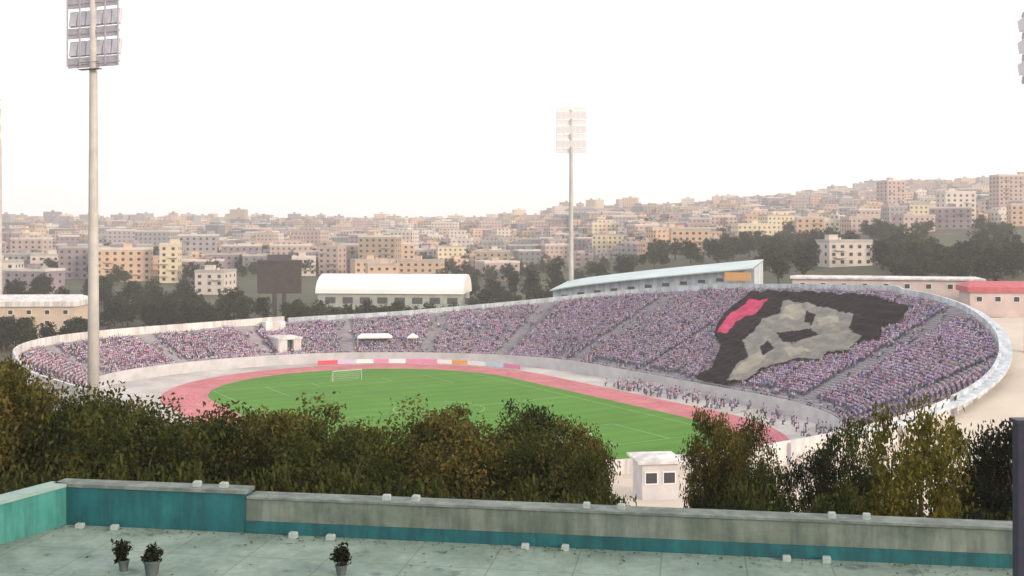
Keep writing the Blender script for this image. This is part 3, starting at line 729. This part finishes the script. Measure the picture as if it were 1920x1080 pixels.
for kind, mt in (('olive', OLIVE), ('green', GREENF), ('dark', DARKF), ('yellow', YELF)):
    for v in range(2 if kind in ('olive', 'green') else 1):
        rs = 40+len(proto)*7
        V_, F_, C_ = leaf_cloud(125, 150, 2.5, .35, 5.0, .31, .075, rs, lobes=9)
        V_ = V_*[1, 1, 5/np.percentile(V_[:, 2], 99.3)]; c = npmesh('crown', V_, F_, mt); tm = trunk_mesh(4.6, .16, C_, rs); proto[kind, v] = (c, tm)
FT = [(-30, 33, 660, 'olive'), (50, 36, 690, 'olive'), (120, 33, 712, 'green'), (190, 37, 735, 'olive'), (262, 34, 752, 'green'), (330, 39, 772, 'olive'), (405, 35, 738, 'green'),
      (475, 38, 758, 'olive'), (560, 35, 738, 'olive'), (620, 33, 765, 'green'), (690, 39, 782, 'olive'), (735, 34, 790, 'green'), (800, 38, 742, 'olive'), (868, 35, 768, 'olive'), (935, 37, 768, 'green'),
      (988, 44, 738, 'dark'), (1035, 35, 795, 'green'), (1085, 38, 770, 'olive'), (1125, 34, 838, 'green'), (1345, 36, 772, 'olive'), (1388, 38, 778, 'green'), (1422, 33, 860, 'green'),
      (1532, 31, 845, 'dark'), (1638, 33, 790, 'green'), (1718, 24, 762, 'yellow'), (1790, 31, 815, 'green'), (1925, 29, 785, 'dark')]
WORDT = {'olive': 'olive-brown', 'green': 'deep green', 'dark': 'blackish green', 'yellow': 'yellow-olive'}
cn = {}
for i, (sx, D, ty, kd) in enumerate(FT):
    if sx < 1100: ty += 20
    x = (sx-960)/F*D; g = gz(x, D); top = HC-(ty-HZ)/F*D; h = max(1.6, top-g)/5.15
    c, tm = proto[kd, i % (2 if kd in ('olive', 'green') else 1)]
    o = empty('broadleaf_tree', (x, D, g), R.uniform(0, 6.28)); wsc = {True: .62, False: .92}[kd == 'dark' and D > 40]*max(.75, min(1.05, h))
    wsc = {1125: .42, 1085: .6, 1345: .50, 1388: .52, 1422: .36, 1532: .38, 1638: .52, 1718: .58, 1790: .5, 1925: .6}.get(sx, wsc)
    link('crown', c, o); link('trunk', tm, o); o.scale = (wsc, wsc, h)
    cn[kd] = cn.get(kd, 0)+1
    tag(o, '%s %s tree from the left behind the terrace wall' % (ordw(cn[kd]-1), WORDT[kd]), 'tree', 'trees between terrace and stadium')
# low shrubs closing the foot of the row
V_, F_, C_ = leaf_cloud(55, 150, 1.5, .15, 1.9, .23, .06, 5, lobes=6)
shr = npmesh('shrub', V_, F_, GREENF); shd = npmesh('shrub', V_*[1, 1, .9], F_, DARKF)
k = 0
for i, sx in enumerate(range(-60, 2000, 78)):
    D = R.uniform(25, 28); x = (sx-960)/F*D; g = gz(x, D)
    ty = 880+(sx/1920)*70+R.uniform(-20, 15)
    if 1170 < sx < 1290 or 1455 < sx < 1520: continue
    top = HC-(ty-HZ)/F*D
    o = link('shrub', shr if i % 2 else shd, None, (x, D, g)); sz = (top-g)/2.0; o.scale = (.95, .95, max(.5, sz)); o.rotation_euler = (0, 0, R.uniform(0, 6))
    tag(o, '%s dark shrub from the left along the outside of the terrace wall' % ordw(k), 'shrub', 'shrubs outside the terrace wall'); k += 1
# trees beyond the stadium
fp = []
for v in range(6):
    V_, F_, C_ = leaf_cloud(60, 26, 4.2, 1.6, 9.5, .62, .42, 90+v, lobes=5)
    fp.append((npmesh('crown', V_, F_, FARF if v % 2 else FARD), trunk_mesh(8.5, .28, C_, 90+v)))
V_, F_, C_ = leaf_cloud(70, 26, 3.0, 2, 16, .6, .4, 131, lobes=8)
tallp = (npmesh('crown', V_, F_, FARD), trunk_mesh(15, .35, C_, 131))
ft = []
def far_tree(x, y, s, v=None, zs=1):
    ft.append((x, y, s, R.randrange(6) if v is None else v, zs))
def sxw(sx, D): return (sx-960)/F*D
for sx0, sx1, D0, D1, n_ in ((195, 500, 345, 372, 22), (545, 1030, 352, 378, 44), (195, 480, 352, 440, 34), (-20, 200, 400, 470, 14), (540, 620, 350, 400, 6), (600, 900, 352, 395, 22), (880, 1050, 385, 470, 16), (800, 1070, 540, 700, 26), (1080, 1330, 480, 620, 24),
                             (1400, 1920, 345, 480, 56), (1630, 1900, 480, 640, 26), (1330, 1560, 480, 620, 18), (200, 420, 480, 560, 14), (-20, 190, 296, 302, 12), (-20, 780, 560, 760, 46), (1340, 1910, 500, 660, 50), (780, 1500, 700, 900, 30), (1500, 1920, 345, 420, 24), (-20, 1900, 780, 1250, 110), (-20, 700, 600, 950, 70)):
    for _ in range(n_):
        D = R.uniform(D0, D1); sx = R.uniform(sx0, sx1)
        s_ = R.uniform(.75, 1.2)
        if 1525 < sx < 1645 and D < 455: continue
        if 1755 < sx < 1830 and 440 < D < 700: continue
        if 560 < sx < 900 and D < 440: s_ *= .66
        elif D < 420 and sx < 1000: s_ *= .85
        far_tree(sxw(sx, D), D, s_)
for sx, D, s_ in ((1000, 440, 1.0), (1040, 450, 1.15), (965, 455, .9), (1245, 520, .7), (1310, 500, .7)): far_tree(sxw(sx, D), D, s_, 9)
ft = [a for a in ft if abs(F*a[0]/a[1]) < 1000]
ft.sort(key=lambda a: a[1]/a[2]); fmass = ft[262:]; ft = ft[:262]
ft.sort(key=lambda a: a[0]/a[1])
VS, FS, nv = [], [], 0                                # the wooded slopes farthest off, as one mass
for x, y, s_, v, zs in fmass:
    me_ = fp[v % 6][0]; c_ = np.zeros(len(me_.vertices)*3, np.float32); me_.vertices.foreach_get('co', c_); c_ = c_.reshape(-1, 3)*s_
    a_ = R.uniform(0, 6.28); c2 = c_.copy(); c2[:, 0] = c_[:, 0]*math.cos(a_)-c_[:, 1]*math.sin(a_)+x; c2[:, 1] = c_[:, 0]*math.sin(a_)+c_[:, 1]*math.cos(a_)+y; c2[:, 2] += gz(x, y)-.8
    VS.append(c2); FS.append(np.arange(len(c2)).reshape(-1, 4)+nv); nv += len(c2)
if VS: tag(link('distant_wood', npmesh('distant_wood', np.vstack(VS), np.vstack(FS), FARF)), 'scattered dark trees between the far houses of the city', 'wood', kind='stuff')
zone = lambda x, y: ('left of the scoreboard' if x/y < -.23 else 'between scoreboard and vaulted hall' if x/y < -.17 else 'near the vaulted hall' if x/y < -.03 else 'near the distant mast' if x/y < .07 else 'behind the pale blue roof' if x/y < .21 else 'on the right hill')
zc = {}
for x, y, s_, v, zs in ft:
    c, tm = tallp if v == 9 else fp[v]
    o = empty('broadleaf_tree' if v != 9 else 'tall_evergreen', (x, y, gz(x, y)-.2), R.uniform(0, 6.28)); o.scale = (s_, s_, s_*zs)
    link('crown', c, o); link('trunk', tm, o)
    kn_ = ('tall dark evergreen' if v == 9 else ('mid green tree' if v % 2 else 'dark green tree')); z_ = zone(x, y); zc[kn_, z_] = zc.get((kn_, z_), 0)+1
    tag(o, '%s %s from the left, %s' % (ordw(zc[kn_, z_]-1), kn_, z_), 'tree', 'trees beyond the stadium')

# ------------------------------------------------------------------ the city
FC = {'peach': ((.52, .35, .25), (.58, .41, .30)), 'pinkish beige': ((.40, .31, .29), (.46, .36, .34)), 'grey': ((.27, .26, .28), (.34, .32, .33)), 'off-white': ((.52, .47, .43), (.58, .53, .48)),
      'mauve grey': ((.22, .175, .21), (.29, .24, .27)), 'tan': ((.32, .25, .19), (.38, .30, .23)), 'cream': ((.60, .51, .35), (.64, .55, .40)), 'slate grey': ((.13, .14, .165), (.19, .20, .22))}
FP = {k: (mat(k.replace(' ', '_').replace('-', '_')+'_wall', a, .85, b, .15, 5)) for k, (a, b) in FC.items()}
FW = {k: facade(k.replace(' ', '_').replace('-', '_')+'_facade', a, b) for k, (a, b) in FC.items()}
ROOFS = [mat('roof_concrete', (.34, .32, .31), .9, (.44, .41, .39), .2), mat('roof_pale', (.52, .50, .48), .9, (.60, .57, .54), .2)]
wb = MB(); wb.box(-.8, .8, -.06, .06, -.75, .75); WIN = wb.mesh('window', mat('shutter_grey', (.20, .19, .19), .6, (.26, .25, .24), 2))
wb = MB(); wb.box(-.66, .66, -.03, .03, -.61, .61); PANE = wb.mesh('pane', GLASSD)
BL = []
rows = [(505, .7), (560, .8), (620, .9), (690, 1), (770, 1), (860, 1), (960, 1), (1070, 1), (1190, 1), (1320, 1), (1470, 1), (1630, 1), (1800, 1), (1980, 1)]
for ri, (D, dens) in enumerate(rows):
    x = -.5*D
    while x < .5*D:
        wd = R.uniform(12, 27); b_ = (x+wd/2)/D; sx = 960+F*b_
        gap = R.choice([0.8, 2, 4, 9])*1.0
        y = D+R.uniform(-22, 22)
        ok = R.random() < dens
        if D < 600 and sx > 430 and not (640 < sx < 760 and D > 540): ok = False
        if D < 760 and 800 < sx < 1330 and R.random() < .72: ok = False
        if D < 660 and sx > 1330: ok = False
        if D < 760 and 1330 < sx and R.random() < .5: ok = False
        if ok:
            st = R.choice([2, 3, 3, 4, 4, 5, 6]) if D > 620 else R.choice([3, 3, 4, 5])
            if D < 1100 and sx > 780: st = min(st, 4)
            if D > 1500 and R.random() < .12: st += 3
            wts = [3.2, 4, 2.4, 2, 2.6, 2.4, .9, 1.6] if sx > 600 else [2.2, 2.5, 3.4, 1.5, 3.4, 2.2, 1.2, 3]
            BL.append((x+wd/2, y, wd, R.uniform(10, 18), st, R.choices(list(FC), wts)[0], ri, R.uniform(-.35, .35)))
        x += wd+gap
# two landmark blocks
BL.append((sxw(1670, 900), 900, 17, 15, 10, 'pinkish beige', 99, .3)); BL.append((sxw(1582, 452), 452, 19, 12, 3, 'off-white', 98, .2)); BL.append((sxw(1792, 700), 700, 20, 13, 7, 'off-white', 97, .1))
BL.append((sxw(712, 640), 640, 22, 16, 7, 'tan', 96, -.1)); BL.append((sxw(320, 560), 560, 9, 10, 6, 'cream', 95, .1)); BL.append((sxw(1895, 820), 820, 26, 14, 10, 'pinkish beige', 94, .1))
vis_size = lambda b: -(b[2]*b[4]/b[1]**2)
BL = [b for b in BL if abs(F*b[0]/b[1]) < 1000]
BL.sort(key=lambda b: (b[6] < 90, b[1]))
ind, mass = BL[:300], BL[300:]
ind.sort(key=lambda b: b[0]/b[1])
RN = ['nearest', 'second', 'third', 'fourth', 'fifth', 'sixth', 'seventh', 'eighth', 'ninth', 'tenth', 'eleventh', 'twelfth', 'thirteenth', 'fourteenth']
SPL = {99: 'tall pinkish tower block standing above the skyline on the right hill', 98: 'low off-white house among dark trees on the right hill', 97: 'tall off-white block rising at the top edge of the right wood', 96: 'broad tan block with dark windows above the vaulted hall', 95: 'slim cream tower left of the scoreboard', 94: 'large pinkish block crowning the hill at the right edge'}
NUMW = {2: 'two', 3: 'three', 4: 'four', 5: 'five', 6: 'six', 7: 'seven', 8: 'eight', 9: 'nine', 10: 'ten', 11: 'eleven', 12: 'twelve'}
bc = {}
def body(m, wd, dp, h, M=None):
    m.box(-wd/2, wd/2, -dp/2, dp/2, -8, h, 0, M)
def roofparts(m, wd, dp, h, rr, M=None):
    t_ = .3
    m.box(-wd/2-.15, wd/2+.15, -dp/2-.15, dp/2+.15, h, h+.2, 0, M)
    for a in ((-wd/2-.15, wd/2+.15, -dp/2-.15, -dp/2+t_), (-wd/2-.15, wd/2+.15, dp/2-t_, dp/2+.15), (-wd/2-.15, -wd/2+t_, -dp/2+t_, dp/2-t_), (wd/2-t_, wd/2+.15, -dp/2+t_, dp/2-t_)):
        m.box(*a, h+.2, h+1.1, 0, M)
nwin = 0
for x, y, wd, dp, st, c, ri, rz in ind:
    h = st*3.1+.4; g = gz(x, y); o = empty('apartment_block', (x, y, g), rz)
    near_ = y < 705 or ri > 90
    m = MB(); body(m, wd, dp, h)
    if not near_ and R.random() < .6:
        sg = R.choice([-1, 1]); ww = wd*R.uniform(.3, .5); m.box(sg*(wd/2-ww/2)-ww/2, sg*(wd/2-ww/2)+ww/2, -dp/2-R.uniform(2, 5), -dp/2, -8, h*R.uniform(.45, .95))
    if not near_ and R.random() < .35:
        m.box(-wd*.3, wd*.25, -dp*.3, dp*.4, h+.2, h+3.2)
    m.build('wall', FP[c] if near_ else FW[c], o)
    m = MB(); roofparts(m, wd, dp, h, R); m.build('roof', R.choice(ROOFS), o)
    hx, hy = R.uniform(-wd*.3, wd*.3), R.uniform(-dp*.2, dp*.3)
    m = MB(); m.box(hx-2, hx+2, hy-1.8, hy+1.8, h+.2, h+2.9); m.box(hx-2.2, hx+2.2, hy-2, hy+2, h+2.9, h+3.1)
    if R.random() < .6: m.tube([(hx+3.6, hy, h+.2), (hx+3.6, hy, h+1.9)], .7, 8)
    m.build('roof_hut', FP[c], o)
    if near_:
        nx = max(2, int(wd/3.6)); ny = max(2, int(dp/4.5))
        for f_ in range(st):
            for i in range(nx):
                w_ = link('window', WIN, o, (-wd/2+(i+.5)*wd/nx, -dp/2-.03, f_*3.1+1.75)); link('pane', PANE, w_, (0, -.05, 0)); nwin += 1
            sd_ = 1 if x < 0 else -1
            for i in range(ny):
                w_ = link('window', WIN, o, (sd_*(wd/2+.03), -dp/2+(i+.5)*dp/ny, f_*3.1+1.75)); w_.rotation_euler = (0, 0, sd_*PI/2); link('pane', PANE, w_, (0, -.05, 0)); nwin += 1
        for f_ in range(1, st):
            if R.random() < .6:
                bx_ = R.choice([-1, 1])*wd*.25; m = MB(); m.box(bx_-2.2, bx_+2.2, -dp/2-1.3, -dp/2-.1, f_*3.1+.1, f_*3.1+.3); m.box(bx_-2.2, bx_+2.2, -dp/2-1.3, -dp/2-1.2, f_*3.1+.3, f_*3.1+1.1); m.build('balcony', FP[c], o)
    if ri > 90: lab = SPL[ri]
    else:
        bc[c, ri] = bc.get((c, ri), 0)+1
        lab = '%s %s block from the left in the %s city row' % (ordw(bc[c, ri]-1), c, RN[ri])
    tag(o, lab, 'building', None if ri > 90 else 'apartment blocks of the city')
names = list(FC)
m = MB()
for x, y, wd, dp, st, c, ri, rz in mass:
    M = Matrix.Translation((x, y, gz(x, y))) @ Matrix.Rotation(rz, 4, 'Z'); h = st*3.1
    mi = names.index(c)
    m.box(-wd/2, wd/2, -dp/2, dp/2, -8, h, mi, M); m.box(-2, 2, -2, 2, h, h+2.8, mi, M)
for _ in range(650):                                   # low houses packed between the blocks
    b_ = R.uniform(-.47, .47); D = R.uniform(640, 1120); x = b_*D
    if b_ > .2 and D < 740: continue
    M = Matrix.Translation((x, D, gz(x, D))) @ Matrix.Rotation(R.uniform(-.6, .6), 4, 'Z'); wd = R.uniform(7, 14); h = R.choice([1, 2, 2, 3])*3.0
    mi = R.choices(range(8), [3, 4, 3, 1.6, 3, 2.6, .8, 2.6])[0]
    m.box(-wd/2, wd/2, -5, 5, -8, h, mi, M); m.box(-wd*.3, wd*.1, -2, 3, h, h+1.6, mi, M)
for _ in range(1700):                                   # the hillside behind, block upon block
    b_ = R.uniform(-.47, .47); D = R.uniform(1000, 2080); x = b_*D; wd = R.uniform(8, 18); h = R.choice([2, 3, 3, 4, 5])*3.1
    M = Matrix.Translation((x, D, gz(x, D))) @ Matrix.Rotation(R.uniform(-.6, .6), 4, 'Z'); mi = R.choices(range(8), [3.2, 4, 2.4, 2, 2.6, 2.4, .9, 1.6])[0]
    m.box(-wd/2, wd/2, -6, 6, -8, h, mi, M)
tag(m.build('distant_city', [FW[k_] for k_ in names]), 'mass of pink, peach and grey houses covering the distant hillside', 'city', kind='stuff')
print('blocks', len(ind), len(mass), 'windows', nwin)

# ------------------------------------------------------------------ terrace in the foreground
FZ = HC-5.0
K = Vector((-7.55, 18.6, FZ)); E = Vector((12.0, 15.45, FZ)); dw = (E-K).normalized(); nw_ = Vector((-dw.y, dw.x, 0)); WL = (E-K).length
def base_frame(name, p, dvec):
    return empty(name, p, math.atan2(dvec.y, dvec.x))
FLOORM = FLOORX
def stains(m):
    t = m.node_tree; b = t.nodes['Principled BSDF']; src = b.inputs['Base Color'].links[0].from_socket
    tc = t.nodes.new('ShaderNodeTexCoord'); n = t.nodes.new('ShaderNodeTexNoise'); n.inputs['Scale'].default_value = 1.6; n.inputs['Detail'].default_value = 6; n.inputs['Roughness'].default_value = .6
    r = t.nodes.new('ShaderNodeValToRGB'); r.color_ramp.elements[0].position = .60; r.color_ramp.elements[1].position = .68
    r.color_ramp.elements[0].color = (1, 1, 1, 1); r.color_ramp.elements[1].color = (.42, .50, .50, 1)
    mx = t.nodes.new('ShaderNodeMix'); mx.data_type = 'RGBA'; mx.blend_type = 'MULTIPLY'; mx.inputs[0].default_value = .9
    t.links.new(tc.outputs['Object'], n.inputs['Vector']); t.links.new(n.outputs[0], r.inputs[0]); t.links.new(src, mx.inputs[6]); t.links.new(r.outputs[0], mx.inputs[7])
    # shallow joints between the screed bays
    br = t.nodes.new('ShaderNodeTexBrick'); br.offset = 0; br.inputs['Scale'].default_value = 1; br.inputs['Brick Width'].default_value = 1.25; br.inputs['Row Height'].default_value = 1.25; br.inputs['Mortar Size'].default_value = .012
    br.inputs['Color1'].default_value = (1, 1, 1, 1); br.inputs['Color2'].default_value = (.9, .93, .92, 1); br.inputs['Mortar'].default_value = (.62, .66, .62, 1)
    m2 = t.nodes.new('ShaderNodeMix'); m2.data_type = 'RGBA'; m2.blend_type = 'MULTIPLY'; m2.inputs[0].default_value = 1
    t.links.new(tc.outputs['Object'], br.inputs['Vector']); t.links.new(mx.outputs[2], m2.inputs[6]); t.links.new(br.outputs[0], m2.inputs[7])
    t.links.new(m2.outputs[2], b.inputs['Base Color'])
stains(FLOORM)
m = MB(); m.box(-4, WL, -14, 0, -.3, 0); o = m.build('terrace_floor', FLOORM); o.location = K; o.rotation_euler = (0, 0, math.atan2(dw.y, dw.x)); tag(o, kind='structure')
# rear wall: teal stretch on the left, grey stretch with teal skirting to the right
s0 = 3.2
o = base_frame('terrace_wall', K, dw); tag(o, 'low deep teal painted wall stretch at the back left of the terrace', 'wall')
m = MB(); m.box(-.2, s0, 0, .3, -.5, .64); m.build('wall_face', TEAL, o)
m = MB(); m.box(-.22, s0+.02, -.03, .34, .642, .70); m.build('coping', COPE, o)
o = base_frame('terrace_wall', K, dw); tag(o, 'low grey rendered wall with teal skirting along the back right of the terrace', 'wall')
m = MB(); m.box(s0+.003, WL, .02, .36, -.5, .56); m.build('wall_face', WGREY, o)
m = MB(); m.box(s0+.003, WL, -.015, .018, .001, .20); m.build('skirting', TEAL, o)
m = MB(); m.box(s0+.022, WL, -.01, .39, .562, .60); m.build('coping', COPE, o)
dl = Vector((-.57, -1.22, 0)).normalized()
o = base_frame('terrace_wall', K, dl); tag(o, 'light teal side wall of the terrace running off at the left edge', 'wall')
m = MB(); m.box(.0, 11, -.3, 0, -.5, .64); m.build('wall_face', TEALL, o)
m = MB(); m.box(-.0, 11, -.34, .03, .643, .70); m.build('coping', mat('pale_teal_coping', (.20, .30, .28), .85, (.28, .38, .36), 3, 7), o)
for ch in o.children: ch.location = (0, 0, 0)
# small pale mounting blocks in pairs: on the coping, low on the wall, and on the floor against the skirting
def wp(s, d, z): return K+dw*s+nw_*d+Vector((0, 0, z))
bk = MB(); bk.loft([[(-.07*a, -.05*a, z), (.07*a, -.05*a, z), (.07*a, .05*a, z), (-.07*a, .05*a, z)] for z, a in ((0, 1), (.09, 1), (.12, .8))]); BKM = bk.mesh('mounting_block', mat('chalky_block', (.25, .31, .30), .9, (.36, .41, .39), 5))
k = 0
def s_at(sx, d=0):
    lo, hi = 0, WL
    for _ in range(40):
        mid = (lo+hi)/2; p = wp(mid, d, 0)
        if 960+F*p.x/p.y < sx: lo = mid
        else: hi = mid
    return lo
for grp, d, z, xs in (('on the back wall top', .16, None, (370, 420, 725, 780, 1100, 1165, 1560, 1625)), ('on the floor at the back wall', -.14, 0, (150, 215, 550, 620, 985, 1060, 1475, 1550))):
    for i, sx in enumerate(xs):
        s = s_at(sx, d); zz = z if z is not None else (.70 if s < s0 else .60)
        o = link('mounting_block', BKM, None, wp(s, d, zz)); o.rotation_euler = (0, 0, math.atan2(dw.y, dw.x)); o.scale = (R.uniform(.8, 1.0), 1, R.uniform(.6, .8)); o.rotation_euler[2] += R.uniform(-.15, .15)
        tag(o, '%s small pale block from the left %s' % (ordw(i), grp), 'block', 'pairs of pale blocks '+grp)
# fallen leaves blown against the walls and over the floor
LV = []
for _ in range(900):
    if R.random() < .6: s_ = R.uniform(0, WL); d_ = -abs(R.gauss(0, .25))-.05
    else: s_ = R.uniform(-1, WL); d_ = -R.uniform(.1, 7)
    p = wp(s_, d_, .012+R.random()*.02); a = R.uniform(0, 6.28); r_ = R.uniform(.015, .038); u_ = Vector((math.cos(a), math.sin(a), R.uniform(-.3, .3)))*r_; v_ = Vector((-math.sin(a), math.cos(a), R.uniform(-.2, .2)))*r_*.5
    LV += [p-u_, p-v_, p+u_, p+v_]
tag(link('leaf_litter', npmesh('leaf_litter', np.array([tuple(q_) for q_ in LV]), np.arange(len(LV)).reshape(-1, 4), OLIVE)), 'dry leaves scattered over the terrace floor', 'leaves', kind='stuff')
# navy post at the right edge with a dark rail
p = Vector(((1904-960)/F*13.5, 13.5, FZ)); o = empty('steel_post', p)
m = MB(); m.box(-.0, .16, -.08, .08, 0, 2.62); m.build('post', NAVY, o)
m = MB(); m.box(-.03, .19, -.11, .11, 2.62, 2.67); m.build('cap', NAVY, o)
m = MB(); m.box(-.04, .2, -.12, .12, 0, .02); m.build('base_plate', NAVY, o)
tag(o, 'dark navy steel post at the right edge of the terrace', 'post')
# dark plant pots near the bottom edge
def pot(sx, sy, r, h, lab):
    D = 5.0*F/(sy-HZ); x = (sx-960)/F*D; o = empty('plant_pot', (x, D, FZ))
    m = MB(); rings = [[(a*math.cos(2*PI*j/16), a*math.sin(2*PI*j/16), z) for j in range(16)] for a, z in ((r*.7, 0), (r*.95, h*.85), (r*1.05, h*.85), (r*1.05, h), (r*.9, h), (r*.88, h*.8))]
    m.loft(rings); m.build('pot', mat('charcoal_clay', (.05, .07, .08), .7, (.09, .11, .11), 4), o)
    V_, F_, C_ = leaf_cloud(14, 40, r*1.0, h*.9, h+.28, .05, .035, int(sx), lobes=4); o2 = link('foliage', npmesh('foliage', V_, F_, DARKF), o)
    tag(o, lab, 'plant pot', 'plant pots on the terrace')
pot(285, 1078, .12, .22, 'larger charcoal pot with a straggly plant on the left of the terrace floor')
pot(232, 1070, .08, .16, 'smaller charcoal pot left of the larger one on the terrace floor')
pot(640, 1078, .09, .15, 'small charcoal pot near the middle of the terrace floor')

# ------------------------------------------------------------------ haze
m = MB(); m.box(-4800, 4800, -4600, 4900, -80, 165); HZM = bpy.data.materials.new('haze'); HZM.use_nodes = True; t = HZM.node_tree; t.nodes.clear()
v = t.nodes.new('ShaderNodeVolumePrincipled'); v.inputs['Density'].default_value = .00027; v.inputs['Color'].default_value = (.99, .975, .985, 1); v.inputs['Anisotropy'].default_value = .2
oo = t.nodes.new('ShaderNodeOutputMaterial'); t.links.new(v.outputs[0], oo.inputs['Volume'])
tag(m.build('haze', HZM), 'pale haze over the city', 'haze', kind='stuff')
